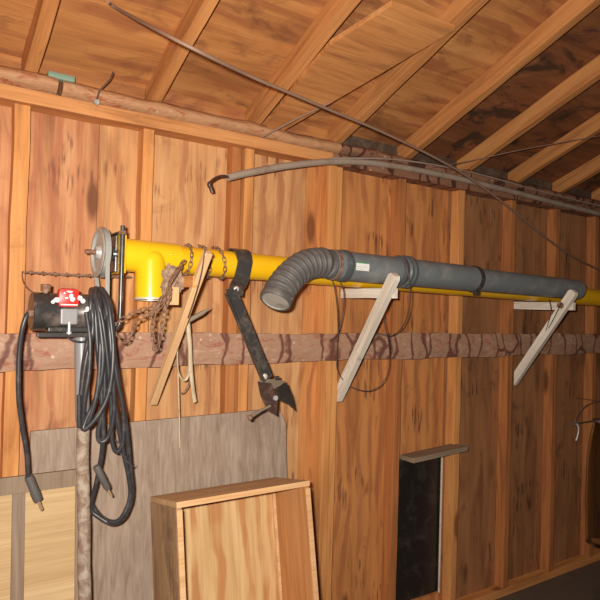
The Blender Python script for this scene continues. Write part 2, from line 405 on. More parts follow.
# dark window low in the fourth bay
w = boxo('window_1', ((WX0+WX1)/2, YW+.02, (WZ0+WZ1)/2), (WX1-WX0+.02, .006, WZ1-WZ0+.02), 'darkpane', bev=0); struct(w)
boxo('window_edge', (WX1-.006, YW+.002, (WZ0+WZ1)/2), (.006, .006, WZ1-WZ0), 'white_wood', w, bev=0)

# diagonal brace board under the rafters
def pxroof(u, v, off):
    d = fwd*F + rt*(u-300) + up*(300-v)
    # point on the plane through the rafters' undersides, lowered by off
    t = (ZP1-off-SL*CAM.y-CAM.z)/(d.z+SL*d.y); return CAM+d*t
bm = bmesh.new()
add_prism(bm, [pxroof(*q, .001) for q in ((264, 127), (276, 131), (369, 76), (455, 25), (392, 0), (330, 40), (298, 78))], (0, 0, -.018))
g_ = link('t', bm, 'rafter'); trim(g_)
# peeling slab board across the studs
sl = waney('slab_rail', XL, XR, -.034, -.0015, 1.5-.215, 1.5-.098, 'bark', 1.3, .010)
tag(sl, 'long reddish slab board with peeling bark nailed level across the studs', 'board')

# ------------------------------------------------------------------ yellow auger
YA, RA = -.125, .048
def za(x): return 1.652-.017*(x-1)
def ap(x): return V((x, YA, za(x)))
axd = (ap(5)-ap(0)).normalized()
aug = thing('grain_auger', 'long yellow tube auger lying along the wall on the brackets', 'auger', (1.5, YA, za(1.5)-RA))
def alath(name, x0, prof, mat, parent=None, seg=32, closed=False): return lathe(name, ap(x0), axd, prof, mat, parent or aug, seg, closed)
alath('tube', .76, [(0, 0), (0, RA), (3.6, RA), (3.6, RA-.003), (3.0, RA-.003), (3.0, 0)], 'yellow')
TX = .680
tee = alath('tee_body', .584, [(0, 0), (0, .0515), (.03, .0535), (.186, .0535), (.198, .051), (.198, .0)], 'yellow_clean')
sd = V((0.0, -.05, -1)).normalized(); sp0 = ap(TX)+V((0, -.016, .0))
Ls = .140
sp = lathe('spout', sp0, sd, [(-.028, 0), (-.026, .018), (-.019, .032), (-.008, .043), (.005, .049), (.017, .050), (Ls, .050), (Ls, .047), (.03, .047), (.03, 0)], 'yellow_clean', aug, 36)
lathe('spout_rim', sp0+sd*(Ls-.004), sd, [(0, .0502), (0, .052), (.006, .052), (.006, .0475), (0, .0475)], 'bolt', aug, 36)
# flange plate with its corners, at the drive end
bm = bmesh.new(); add_box(bm, (.578, YA, za(.58)), (.014, .125, .125), 0, .002)
link('end_flange', bm, 'yellow_clean', aug)
sh = alath('drive_shaft', .475, [(0, 0), (0, .006), (.004, .0075), (.13, .0075), (.13, 0)], 'rust')
alath('bearing', .556, [(0, .0), (0, .021), (.012, .026), (.028, .026), (.028, 0)], 'black')
boxo('bearing_plate', (.5665, YA+.020, za(.57)), (.008, .085, .118), 'black', aug, .003)
# large pulley: V groove rim, web, hub
PX = .523; PR = .079
bm = bmesh.new()
pr = [(-.010, PR), (-.004, PR-.008), (.004, PR-.008), (.010, PR), (.012, PR-.002), (.012, PR-.014), (.004, PR-.018), (.004, .022), (.016, .018), (.016, .008), (-.018, .008), (-.018, .018), (-.004, .024), (-.004, PR-.018), (-.012, PR-.014), (-.012, PR-.002)]
add_lathe(bm, ap(PX), axd, pr, 48, closed=True)
link('pulley', bm, 'steel', aug, smooth=True, angle=30)
MY, MZ = -.185, 1.472
mx1 = .515
# belt: loop round large pulley and the small motor pulley
c1 = ap(PX); c2 = V((PX, MY, MZ)); pts = []
dirv = (c2-c1); L = dirv.length; dn_ = dirv/L; pp_ = V((0, -dn_.z, dn_.y))
r1, r2 = PR-.003, .028
for k in range(15):
    a = math.pi*k/14; pts.append(c1+(pp_*math.cos(a)-dn_*math.sin(a))*r1)
for k in range(8):
    a = math.pi*k/7; pts.append(c2+(-pp_*math.cos(a)+dn_*math.sin(a))*r2)
bm = bmesh.new(); nb = len(pts); rows = []
cen = sum(pts, V())/nb
for k, p in enumerate(pts):
    t = (pts[(k+1) % nb]-pts[k-1]).normalized(); nn = t.cross(V((1, 0, 0)))
    if nn.dot(p-cen) < 0: nn = -nn
    rows.append([bm.verts.new(p+nn*o+V((s, 0, 0))) for o, s in ((0.001, -.0065), (.004, -.0065), (.004, .0065), (.001, .0065))])
for k in range(nb):
    A, B = rows[k], rows[(k+1) % nb]
    for q in range(4): bm.faces.new((A[q], A[(q+1) % 4], B[(q+1) % 4], B[q]))
link('drive_belt', bm, 'belt', aug, smooth=True)
# hanger rods: two, bent under the motor
for nm, yf, ztop in (('a', -.205, 1.742), ('b', -.075, 1.725)):
    xx = .566
    hb = tube('hanger_rod', smooth_path([(xx, yf, ztop), (xx, yf, 1.6), (xx, yf, 1.47), (xx-.004, yf+(0), 1.432), (xx-.03, yf, 1.414), (xx-.09, yf, 1.4065), (.40, yf, 1.4065)], 6), .0075, 'black', aug, 12)
    lathe('nut', (xx, yf, ztop-.028), (0, 0, 1), [(0, 0), (0, .012), (.012, .012), (.012, 0)], 'rust', hb, 6)
boxo('clamp_plate', (.566, -.14, 1.723), (.016, .15, .006), 'black', aug)
# the motor hung on the rods
mot = lathe('motor', (.315, MY, MZ), (1, 0, 0), [(0, 0), (0, .0540), (.0015, .0555), (.03, .0555), (.032, .0545), (.165, .0545), (.167, .056), (.185, .0545), (.194, .040), (.196, 0)], 'motor', aug, 40)
lathe('motor_pulley', (.5125, MY, MZ), (1, 0, 0), [(0, 0), (0, .03), (.006, .022), (.016, .022), (.021, .03), (.021, 0)], 'steel', mot)
lathe('cord_gland', (.322, MY-.03, MZ-.006), (-1, -.3, 0), [(0, 0), (0, .013), (.02, .013), (.024, .009), (.024, 0)], 'rust', mot, 16)
lathe('end_bolt', (.352, MY-.004, MZ+.052), (0, 0, 1), [(0, 0), (0, .008), (.006, .008), (.006, .014), (.026, .0145), (.028, .011), (.028, 0)], 'rust', mot, 12)
boxo('mount_plate', (.43, -.165, 1.4215), (.15, .13, .014), 'black', mot, .003)
boxo('mount_foot', (.43, -.225, 1.4065), (.21, .03, .013), 'black', mot, .002)
lathe('mount_bolt', px(69, 334, -.256), (0, 0, 1), [(0, 0), (0, .007), (.007, .007), (.007, .004), (.034, .004), (.034, 0)], 'bolt', mot, 10)
# red switch housing: a bulged drum standing on the motor's front
rc = px(68, 298, -.228)
bm = bmesh.new(); add_box(bm, rc, (.060, .036, .056), 0, .014)
sw = link('switch_box', bm, 'red', mot, smooth=True)
# pale printed marks on the red housing
bm = bmesh.new(); fy = rc.y-.0182
def blob(bm, cx, cz, rx, rz, y, sd_):
    rnd = random.Random(sd_); pts = []
    for k in range(9):
        a = 2*math.pi*k/9; q = .7+.5*rnd.random(); pts.append((cx+rx*q*math.cos(a), y, cz+rz*q*math.sin(a)))
    add_prism(bm, pts, (0, -.0007, 0))
for k, (dx_, dz_, rx, rz) in enumerate([(.004, .006, .006, .007), (.009, -.004, .008, .006), (-.008, .0, .004, .003), (.0, .018, .010, .003), (-.014, .014, .003, .003)]): blob(bm, rc.x+dx_, rc.z+dz_, rx, rz, fy+.0004, k)
add_box(bm, (rc.x, fy, rc.z-.0195), (.046, .0008, .003))
link('printing', bm, 'white', sw)
# pale ear lobes each side of the switch
bm = bmesh.new()
for u, v, rx, rz in ((57, 300, .010, .008), (53, 302, .006, .006)):
    c = px(u, v, -.243); g = bmesh.ops.create_icosphere(bm, subdivisions=2, radius=1); 
    for q in g['verts']: q.co = V((q.co.x*rx*(1+.25*noise.noise(q.co*2.1+c*30)), q.co.y*.007, q.co.z*rz*(1+.3*noise.noise(q.co*2.3+c*20))))+c
link('terminal_tag', bm, 'white', mot, smooth=True)
for pts_ in ([(80, 298), (83, 301)], [(88, 309), (86, 313)]):
    bm = bmesh.new()
    for i_, (u, v) in enumerate(pts_):
        c = px(u, v, -.245); g = bmesh.ops.create_icosphere(bm, subdivisions=2, radius=1)
        for q in g['verts']: q.co = V((q.co.x*.008*(1+.3*noise.noise(q.co*2.1+c*30)), q.co.y*.006, q.co.z*.008*(1+.3*noise.noise(q.co*2.3+c*20))))+c
    link('terminal_tag', bm, 'white', mot, smooth=True)
gb = px(68.5, 316.5, -.235)
boxo('junction_cover', gb, (.047, .022, .046), 'greybox', mot, .004)
# motor cord on the left with its plug
cordpts = [px(31, 313, -.215), px(27, 315, -.225), px(22.5, 328, -.225), px(19, 355, -.215), px(18.5, 395, -.21), px(22, 425, -.2), px(26.5, 452, -.195), px(28, 474, -.19), px(29.5, 480, -.188)]
tube('motor_cord', smooth_path(cordpts, 6), .0068, 'rubber', mot, 12)
pa, pb = px(28.5, 476, -.189), px(38, 500, -.18)
pg = lathe('plug', pa, pb-pa, [(0, 0), (0, .011), (.006, .0125), (.05, .0125), (.055, .014), ((pb-pa).length, .013), ((pb-pa).length, 0)], 'plugface', mot, 16)
# prong is part of the same moulded plug: joined as second shape in the cord's plug mesh
# wiring harness between motor and base
tube('lead_wire', smooth_path([px(63, 331, -.235), px(70, 339, -.24), px(82, 342, -.24), px(94, 337, -.22)], 6), .003, 'rubber', mot, 8)

# ------------------------------------------------------------------ coiled black cable over the motor
def pl(pts): return [px(*p) for p in pts]
coil = thing('cable_coil', 'coil of thick black cable hung in long loops over the motor', 'cable', px(88, 300, -.2))
loops = [
 [(88, 291, -.185), (97, 293, -.205), (104, 305, -.245), (109, 340, -.26), (113, 390, -.26), (121, 440, -.25), (129, 478, -.24), (130, 498, -.235), (122, 517, -.23), (112, 522, -.215), (98, 514, -.185), (86, 492, -.18), (79.5, 455, -.19), (80, 415, -.205), (83, 370, -.222), (86, 340, -.225), (86, 318, -.245), (86, 297, -.238)],
 [(92, 289, -.18), (101, 293, -.21), (108, 308, -.25), (113, 345, -.262), (119, 385, -.262), (126, 425, -.25), (130, 465, -.235), (132, 495, -.225), (125, 516, -.22), (113, 523.5, -.212), (99, 517, -.195), (91, 507, -.185), (97, 480, -.205), (103, 440, -.245), (101, 390, -.25), (97, 345, -.252), (90, 312, -.247), (86, 295, -.225)],
 [(86, 290, -.18), (93, 294, -.22), (99, 312, -.255), (100, 350, -.265), (98, 385, -.265), (92, 412, -.26), (84, 427, -.25), (80, 421, -.245), (81, 395, -.245), (86, 360, -.25), (90, 330, -.25), (87, 308, -.247)],
 [(96, 290, -.18), (103, 296, -.225), (108, 325, -.262), (112, 365, -.27), (114, 410, -.26), (109, 435, -.25), (101, 442, -.245), (98, 432, -.245), (104, 405, -.25), (104, 365, -.255), (98, 325, -.255), (93, 300, -.24)],
 [(90, 288.5, -.175), (99, 291, -.2), (106, 300, -.25), (111, 330, -.27), (116, 372, -.272), (123, 410, -.265), (123, 440, -.258), (117, 452, -.25), (112, 440, -.25), (111, 400, -.255), (107, 355, -.262), (101, 320, -.26), (92, 300, -.245)],
 [(94, 289, -.182), (103, 292, -.215), (110, 312, -.257), (113, 360, -.276), (108, 395, -.275), (96, 418, -.268), (84, 429.5, -.258), (86, 420, -.255), (97, 395, -.262), (103, 360, -.27), (98, 318, -.262), (90, 296, -.235)],
]
for i, lp in enumerate(loops):
    lp = [(u+(5*min(1, max(0, (352-v)/40)) if u < 97 else 1.5*min(1, max(0, (352-v)/40))), v, y) for u, v, y in lp]
    tube('cable_loop', smooth_path(pl(lp), 6, True), .0072 if i != 4 else .0065, 'rubber', coil, 10, True)
for lp in ([(83, 428, -.25), (84.5, 400, -.262), (89, 372, -.266), (90, 340, -.265), (86, 312, -.25)], [(79, 395, -.25), (79, 410, -.25), (79, 424, -.25), (79.5, 427, -.25)]):
    tube('cable_end', smooth_path(pl(lp), 5), .0066, 'rubber', coil, 10)
pa, pb = px(96, 466, -.235), px(108, 489, -.23)
bm = bmesh.new(); Lq = (pb-pa).length
add_lathe(bm, pa, pb-pa, [(0, 0), (0, .009), (.005, .011), (Lq-.01, .0105), (Lq, .008), (Lq, 0)], 16)
p2 = link('plug', bm, 'plugface', coil, smooth=True)
tube('prong', [pb, pb+(pb-pa)*.32], .0035, 'brass', p2, 8)
for u, v, du, dv in ((117, 442, 4, 2), (122, 455, 5, 3), (128, 462, 5, 5)):
    tube('cable_tie', [px(u-2, v-2, -.262), px(u+du, v+dv, -.268), px(u+du+1, v+dv-3, -.27)], .0025, 'rubber', coil, 6)
# prong of the motor's plug, as sub-piece
pa, pb = px(28.5, 476, -.189), px(38, 500, -.18)
tube('plug_prong', [pb-(pb-pa)*.02, pb+(pb-pa)*.42], .0045, 'brass', mot, 8)

# ------------------------------------------------------------------ prop pole under the motor
pole = thing('prop_pole', 'rough weathered round pole propping the black motor from below', 'pole', (.50, -.34, 0))
pt_, pb_ = V((.458, -.185, 1.399)), V((.492, -.30, .004))
d = (pb_-pt_)
bm = bmesh.new(); add_tube(bm, [pt_+d*(.16+.84*i/24)+V((noise.noise(V((i*.5, 0, 0)))*.004, 0, 0)) for i in range(25)], lambda t: .0185+.002*noise.noise(V((t*11, 2, 2))), 14)
link('shaft', bm, 'pole', pole, smooth=True)
tube('sleeve', [pt_+d*(.18*i/4) for i in range(5)], .0205, 'greybox', pole, 18)

# ------------------------------------------------------------------ grey pipe with ribbed hose
YG = -.25; RG = .058
gp = thing('vent_pipe', 'grey plastic pipe with a ribbed elbow hose lying over the yellow auger tube', 'pipe', (1.9, YG, 1.59))
A0, A1, A2 = V((1.335, YG, 1.669)), V((2.125, YG, 1.654)), V((2.93, YG, 1.643))
ga = (A2-A0).normalized()
def gl(name, p, prof, mat, par=gp, closed=False): return lathe(name, p, ga, prof, mat, par, 40, closed)
L1 = (A1-A0).length; L2 = (A2-A1).length
gl('pipe_section', A0, [(0, .050), (0, .0545), (.055, .0545), (.057, .0565), (L1, .0565), (L1, .05), (.0, .050)], 'pvc')
gl('pipe_section', A1, [(-.05, .045), (-.05, .049), (0, .0515), (L2, .0515), (L2, .046), (L2-.4, .046), (L2-.4, 0)], 'pvc')
gl('end_collar', A0+ga*.036, [(0, .052), (0, .0595), (.006, .061), (.026, .061), (.032, .0595), (.032, .052)], 'pvc_dark')
xb = 1.70-A0.x
gl('coupling', A0+ga*(xb-.045), [(0, .055), (0, .060), (.012, .065), (.018, .060), (.030, .059), (.036, .066), (.044, .0665), (.048, .060), (.054, .060), (.058, .067), (.070, .067), (.076, .060), (.076, .055)], 'pvc_dark')
gl('clamp_band', A0+ga*(L1-.012), [(0, .054), (0, .0585), (.006, .060), (.020, .060), (.026, .0585), (.026, .05)], 'black')
boxo('clamp_lug', A0+ga*L1+V((.004, -.018, -.064)), (.028, .02, .018), 'black', gp, .003)
# the sticker: curved patch wrapped on the pipe
def patch(name, x0, x1, a0, a1, r, mat, par):
    bm = bmesh.new(); rows = []
    for i in range(9):
        a = R(a0+(a1-a0)*i/8)
        row = []
        for x in (x0, x1):
            c = A0+ga*((x-A0.x)/ga.x)
            for rr_ in (r, r+.0006): row.append(bm.verts.new(c+V((0, -math.cos(a), math.sin(a)))*rr_))
        rows.append(row)
    for A, B in zip(rows, rows[1:]):
        for q in ((0, 1), (1, 3), (3, 2), (2, 0)): bm.faces.new((A[q[0]], A[q[1]], B[q[1]], B[q[0]]))
    for rr_ in (rows[0], rows[-1]): bm.faces.new((rr_[0], rr_[1], rr_[3], rr_[2]))
    return link(name, bm, mat, par, smooth=True)
def pipe_x(u): return px(u, 265, YG-RG).x
stk = patch('sticker', pipe_x(356.5), pipe_x(369.5), -17, 13, .0572, 'white', gp)
patch('sticker_stripe', pipe_x(350), pipe_x(356.4), -17, 13, .0572, 'green', stk)
patch('sticker_stripe', pipe_x(355), pipe_x(369), 10, 14, .0578, 'green', stk)
for a, x0, x1 in ((-4, 357, 367), (-12, 357, 364)): patch('sticker_line', pipe_x(x0), pipe_x(x1), a, a+1.6, .0579, 'print', stk)
# ribbed elbow: hose centreline in 3D, from the pipe end, bending down and out
hc = smooth_path([A0+ga*.03, A0-ga*.02, px(322, 262.5, -.262), px(306, 265, -.272), px(292, 275, -.285), px(281, 289, -.302), px(276, 300, -.314)], 16)
bm = bmesh.new()
# arc-length ribs
cum = [0]
for a, b_ in zip(hc, hc[1:]): cum.append(cum[-1]+(b_-a).length)
Lh = cum[-1]; nr = 15; npt = nr*12
def at_len(s):
    for i in range(len(cum)-1):
        if cum[i+1] >= s: return hc[i].lerp(hc[i+1], (s-cum[i])/(cum[i+1]-cum[i]))
    return hc[-1]
path = [at_len(Lh*i/npt) for i in range(npt+1)]
def hr(t): return .0560-.0125*(.5+.5*math.cos(2*math.pi*t*nr))**2 if .03 < t < .955 else .050
add_tube(bm, path, hr, 32, cap=True)
hose = link('ribbed_hose', bm, 'hose', gp, smooth=True, angle=80)
he = path[-1]; hd = (path[-1]-path[-4]).normalized()
lathe('hose_cuff', he-hd*.018, hd, [(0, .049), (0, .055), (.004, .057), (.020, .057), (.026, .054), (.026, .049)], 'hose', hose, 36)
lathe('hose_cap', he-hd*.0, hd, [(0, 0), (0, .0495), (.006, .0495), (.0075, .047), (.004, .044), (.004, 0)], 'hose_cap', hose, 36)
hx = hd.cross(V((0, 0, 1))).normalized()
for s in (-1, 1): boxo('cuff_tab', he+hx*s*.058-hd*.006, (.012, .012, .012), 'hose', hose, .002)
# dark band where the hose enters
gl('hose_band', A0+ga*.004, [(0, .053), (0, .058), (.012, .058), (.012, .053)], 'rust')

# ------------------------------------------------------------------ shelf brackets
b1 = thing('shelf_bracket', 'nearer white painted wooden bracket below the green and white sticker', 'bracket', (1.585, 0, 1.14), 'wooden brackets carrying the pipes')
za1 = za(1.585)-RA-.002
beam('arm', (1.585, -.002, za1-.021), (1.585, -.335, za1-.021), .022, .040, 'white_wood', b1, rough=.002)
xx = 1.585-.0265
def plumb_brace(x, zb, yo, zo, wd, th_, mat, par, yb=-.036):
    """slanting brace whose foot is cut plumb against the rail, with a clipped top"""
    a_, b2_ = V((0, yb, zb)), V((0, yo, zo)); d_ = (b2_-a_).normalized(); n_ = V((0, -d_.z, d_.y))
    if n_.z > 0: n_ = -n_
    # n_ points down and outwards; the foot edge runs vertically
    foot = a_; top1, top2 = b2_, b2_+n_*wd
    k_ = (yb-top2.y)/d_.y; foot2 = top2+d_*k_
    pts = [foot2, top2, top2+d_*.012-n_*wd*.2, top1+d_*.012+n_*wd*.2, top1, foot]
    bm = bmesh.new(); add_prism(bm, [p+V((x-th_/2, 0, 0)) for p in pts], (th_, 0, 0))
    mt = axis_matrix(V((x, yb, zb)), V((x, yo, zo))); bmesh.ops.transform(bm, matrix=mt.inverted(), verts=bm.verts)
    return link('brace', bm, mat, par, matrix=mt)
plumb_brace(xx, 1.19, -.335, za1+.05, .042, .028, 'white_wood', b1)
b2 = thing('shelf_bracket', 'farther white painted wooden bracket under the far end of the grey pipe', 'bracket', (2.76, 0, 1.14), 'wooden brackets carrying the pipes')
za2 = za(2.76)-RA-.002
beam('arm', (2.76, -.002, za2-.021), (2.76, -.345, za2-.021), .022, .040, 'white_wood', b2, rough=.002)
plumb_brace(2.7335, 1.20, -.335, za2+.055, .042, .028, 'white_wood', b2)
lathe('nail_block', (2.715, -.30, za2-.018), (-1, 0, 0), [(0, 0), (0, .017), (.012, .015), (.014, 0)], 'rust', b2, 7)
x3 = .742
b3 = thing('shelf_bracket', 'unpainted wooden bracket with rusty chain beside the yellow elbow spout', 'bracket', (x3, 0, 1.15), 'wooden brackets carrying the pipes')
za3 = za(.77)-RA-.002
beam('arm', (x3+.02, -.002, za3-.025), (x3+.02, -.325, za3-.03), .022, .036, 'stud', b3, rough=.002)
beam('brace', px(153, 403, -.035), px(208, 252, -.38), .026, .022, 'bare', b3, rough=.002, upv=V((0, 1, .3)))
bb = px(172, 296, -.27)
beam('block', bb+V((0, 0, -.028)), bb+V((0, 0, .028)), .036, .03, 'bare', b3)
tube('tie_wire', smooth_path([px(205, 250, -.39), px(201, 275, -.36), px(194, 300, -.31), px(188, 318, -.26)], 6), .002, 'wire', b3, 6)

# ------------------------------------------------------------------ cultivator shank
YC = -.22
cu = thing('cultivator_shank', 'black steel cultivator shank with curved clamp hung over the yellow tube', 'farm tool', px(243, 255, -.2))
def ribbon(name, ctr, halfw, thick, mat, parent, widthdir):
    """flat strip following ctr; width along widthdir"""
    bm = bmesh.new(); n = len(ctr); rows = []
    for i in range(n):
        t = (ctr[min(i+1, n-1)]-ctr[max(i-1, 0)]).normalized(); wd = widthdir(i/(n-1)); wd = (wd-t*wd.dot(t)).normalized(); nn = t.cross(wd)
        hw = halfw(i/(n-1)) if callable(halfw) else halfw
        rows.append([bm.verts.new(ctr[i]+wd*a*hw+nn*b_*thick/2) for a, b_ in ((-1, -1), (1, -1), (1, 1), (-1, 1))])
    for A, B in zip(rows, rows[1:]):
        for k in range(4): bm.faces.new((A[k], A[(k+1) % 4], B[(k+1) % 4], B[k]))
    bm.faces.new(rows[0]); bm.faces.new(rows[-1][::-1])
    return link(name, bm, mat, parent, smooth=True, angle=35)
# spring clamp: behind the tube, over its top, down its front and forward in an S
cx = px(243, 262, YA-RA).x; cz = za(cx)
path = []
for k in range(15):
    a = R(-30+205*k/14); path.append(V((cx+.004, YA+.056*math.cos(a), cz+.056*math.sin(a))))
path += [px(241, 280, -.19), px(237, 287, -.215), px(236, 294, -.235)]
path = smooth_path(path, 3)
ribbon('spring_clamp', path, lambda t: .031 if t < .7 else .031-.006*(t-.7)/.3, .006, 'black', cu, lambda t: V((1, 0, 0)))
ep = px(231, 288, -.238)
lathe('clamp_bolt', px(236, 289, -.240), (0, -1, 0), [(0, 0), (0, .009), (.005, .009), (.007, .006), (.007, 0)], 'bolt', cu, 14)
s0, s1 = px(230.5, 291, -.244), px(267, 379, -.25)
sh = beam('shank', s0, s1, .009, .046, 'black', cu, upv=V((1, 0, .4)), bev=.001)
# raised rib along the left edge of the shank
off = V((-.019, -.012, -.006))
beam('shank_rib', s0+off+V((0, 0, .012)), s1+off, .016, .006, 'black', sh, upv=V((1, 0, .4)), bev=.001)
lathe('shank_bolt', px(264.5, 376.5, -.262), (0, -1, 0), [(0, 0), (0, .0105), (.004, .010), (.007, .006), (.007, 0)], 'bolt', cu, 16)
# sweep: two steel wings meeting at a ridge
def wing(name, pts, nrm, mat): 
    bm = bmesh.new(); add_prism(bm, pts, nrm); return link(name, bm, mat, cu)
wing('sweep_wing', [px(258, 382, -.262), px(271, 383, -.275), px(278, 398, -.27), px(277, 416, -.255), px(268, 411, -.25), px(261, 396, -.25)], (0.001, .006, 0), 'rust_dark')
wing('sweep_wing', [px(276, 388, -.262), px(287, 383, -.225), px(292, 395, -.21), px(295.5, 411, -.205), px(288, 404, -.225), px(279, 400, -.25)], (0.001, .006, 0), 'black')
wing('sweep_bridge', [px(258, 381, -.256), px(270, 379, -.245), px(286, 381, -.222), px(276, 389, -.255), px(270, 386, -.262)], (0, .004, -.002), 'tip')
bm = bmesh.new(); add_lathe(bm, px(275, 398, -.272), (0, -1, .1), [(0, 0), (0, .009), (.006, .009), (.006, 0)], 8); link('sweep_bolt', bm, 'steel', cu)
tube('lock_rod', [px(270, 406, -.268), px(260, 411, -.28), px(250, 417.5, -.295)], .0052, 'tip', cu, 10)
lathe('rod_head', px(250, 417.5, -.295), px(246, 419, -.30)-px(250, 417.5, -.295), [(0, 0), (-.004, .009), (.003, .010), (.006, .006), (.006, 0)], 'rust', cu, 12)
boxo('shank_nut', px(277, 378, -.245), (.014, .012, .014), 'black', cu, .002)

# ------------------------------------------------------------------ rusty chains
lk = bmesh.new(); pth = []
for k in range(16):
    a = 2*math.pi*k/16; pth.append(V((math.cos(a)*.0065+(.0045 if math.cos(a) > 0 else -.0045), math.sin(a)*.0058, 0)))
add_tube(lk, pth, .00185, 6, True)
lme = bpy.data.meshes.new('link'); lk.to_mesh(lme); lk.free(); lme.materials.append(M['rust']); lme.shade_smooth()
def chain(t, pts, pitch=.0165, n=6, limit=97):
    path = smooth_path(pts, n); s = 0; acc = 0; idx = 0; prev = path[0]
    cum = [0]
    for a, b_ in zip(path, path[1:]): cum.append(cum[-1]+(b_-a).length)
    def at(s):
        for i in range(len(cum)-1):
            if cum[i+1] >= s: return path[i].lerp(path[i+1], (s-cum[i])/max(1e-9, cum[i+1]-cum[i])), (path[i+1]-path[i]).normalized()
        return path[-1], (path[-1]-path[-2]).normalized()
    while s < cum[-1] and idx < limit:
        p, d_ = at(s); o = bpy.data.objects.new('link', lme); C.objects.link(o); o.parent = t
        mt = axis_matrix(p, p+d_, V((0, .4, 1)) if abs(d_.z) < .8 else V((0, 1, 0))) @ Matrix.Rotation(R(45 if idx % 2 else -45)+random.uniform(-.3, .3), 4, 'X')
        o.matrix_basis = Matrix.Translation(-t.location) @ mt
        s += pitch; idx += 1
    return idx
ch = thing('rusty_chain', 'rusty link chain wrapped round the yellow tube right of the wooden bracket', 'chain', px(172, 300, -.2), 'rusty chains about the yellow tube')
rr = RA+.005; x = .84
pts = []
for k in range(0, 12*1+1):
    a = -math.pi*.5 - 2*math.pi*k/12; xx_ = .80+.03*k/12
    pts.append(V((xx_, YA+math.cos(a)*rr*1, za(xx_)+math.sin(a)*rr)))
chain(ch, pts)
pts = []
for k in range(0, 22):
    a = math.pi*.5 + 2*math.pi*k/12; xx_ = .86+.10*k/21
    pts.append(V((xx_, YA+math.cos(a)*rr, za(xx_)+math.sin(a)*rr)))
chain(ch, pts)
ch2 = thing('rusty_chain', 'bunched rusty chain hanging under the yellow spout down over the bracket', 'chain', px(160, 310, -.25), 'rusty chains about the yellow tube')
tot = 0
for q in ([(180, 268, -.28), (172, 280, -.30), (166, 294, -.31), (154, 306, -.30), (135, 312, -.28), (118, 322, -.25), (108, 327, -.23)],
          [(170, 292, -.31), (157, 310, -.31), (140, 318, -.29), (132, 331, -.27), (126, 342, -.26), (117, 335, -.25), (110, 330, -.235)],
          [(160, 300, -.32), (153, 318, -.31), (153, 340, -.30), (156, 350, -.29), (160, 338, -.30), (163, 318, -.31), (168, 298, -.32)],
          [(183, 262, -.29), (176, 272, -.31), (169, 285, -.325), (170, 297, -.33), (164, 305, -.33)]):
    tot += chain(ch2, [px(*p) for p in q], pitch=.0172)
# dusty cobwebbed burlap wad behind the chain
bm = bmesh.new(); g = bmesh.ops.create_icosphere(bm, subdivisions=4, radius=1); c = px(174, 282, -.225)
for q in g['verts']:
    n_ = noise.fractal(q.co*2.2, .6, 2, 4)*.35
    q.co = c+V((q.co.x*.034, q.co.y*.028, q.co.z*.050))*(1+n_)+V((-.02*q.co.z*q.co.z, 0, 0))
rag = link('dusty_rag', bm, 'hose_cap', smooth=True)
tag(rag, 'dusty brown wad of cobwebbed rag between the yellow spout and the bracket', 'rag')
M['ragm'] = paint('dusty_rag', (.36, .25, .17), .95, grime=(.22, .14, .09), g=(.4, .6), gs=40, bump=1); rag.data.materials[0] = M['ragm']
# barbed wire at far left
bw = thing('barbed_wire', 'rusty knotted wire stretched level from the left stud behind the pulley', 'wire', px(22, 272, -.02))
p0, p1 = px(22, 272, -.02), px(131, 277, -.045); n = 44; bm = bmesh.new()
for s in (0, math.pi):
    add_tube(bm, [p0.lerp(p1, i/n)+V((0, math.cos(i*1.3+s)*.0022, math.sin(i*1.3+s)*.0022-.002*math.sin(math.pi*i/n))) for i in range(n+1)], .0025, 6)
link('wire_strand', bm, 'rust', bw, smooth=True)
for k in range(9):
    t = (k+.7)/9.5; c = p0.lerp(p1, t)+V((0, 0, -.002*math.sin(math.pi*t)))
    bm = bmesh.new(); add_lathe(bm, c-V((.0035, 0, 0)), (1, 0, 0), [(0, 0), (0, .0055), (.0035, .0075), (.007, .0055), (.007, 0)], 8)
    kb = link('knot', bm, 'rust', bw, smooth=True)
tube('wire_tail', smooth_path([px(22, 272, -.02), px(22.5, 279, -.03), px(26, 287, -.06), px(34, 293, -.12)], 6), .002, 'rust', bw, 6)

# ------------------------------------------------------------------ pale strap loops with the grey bent tip
st = thing('strap_loop', 'pale loops of strap hanging beside the unpainted bracket, with a grey pointed tip', 'strap', px(184, 325, -.14))
tube('tip', smooth_path([px(178, 324, -.15), px(184, 323, -.16), px(195, 317, -.18), px(204, 312, -.19), px(211, 307, -.2)], 6), lambda t: .0085*(1-.1*t) if t < .7 else .0085*(1-.1*t)*max(.12, (1-t)/.3), 'tip', st, 12)
tube('strap', smooth_path([px(*p) for p in ((184, 322, -.165), (179, 332, -.16), (177.5, 350, -.13), (178, 370, -.11), (182, 379, -.11), (186, 379, -.11), (189, 370, -.115), (189, 350, -.13), (187, 332, -.155), (187.5, 322, -.17))], 6), .0075, 'strap', st, 10, flat=.45)
tube('strap', smooth_path([px(*p) for p in ((188, 323, -.172), (190, 345, -.15), (191, 370, -.12), (193, 390, -.11), (195, 402, -.10))], 6), .007, 'strap', st, 10, flat=.45)
tube('string', smooth_path([px(*p) for p in ((178, 365, -.115), (178.5, 390, -.10), (179.5, 420, -.08), (180, 448, -.075))], 6), .0022, 'strap', st, 8)
tube('string', smooth_path([px(*p) for p in ((189, 372, -.118), (189, 383, -.11), (184, 392, -.105), (180, 393, -.10))], 6), .0022, 'rust', st, 8)

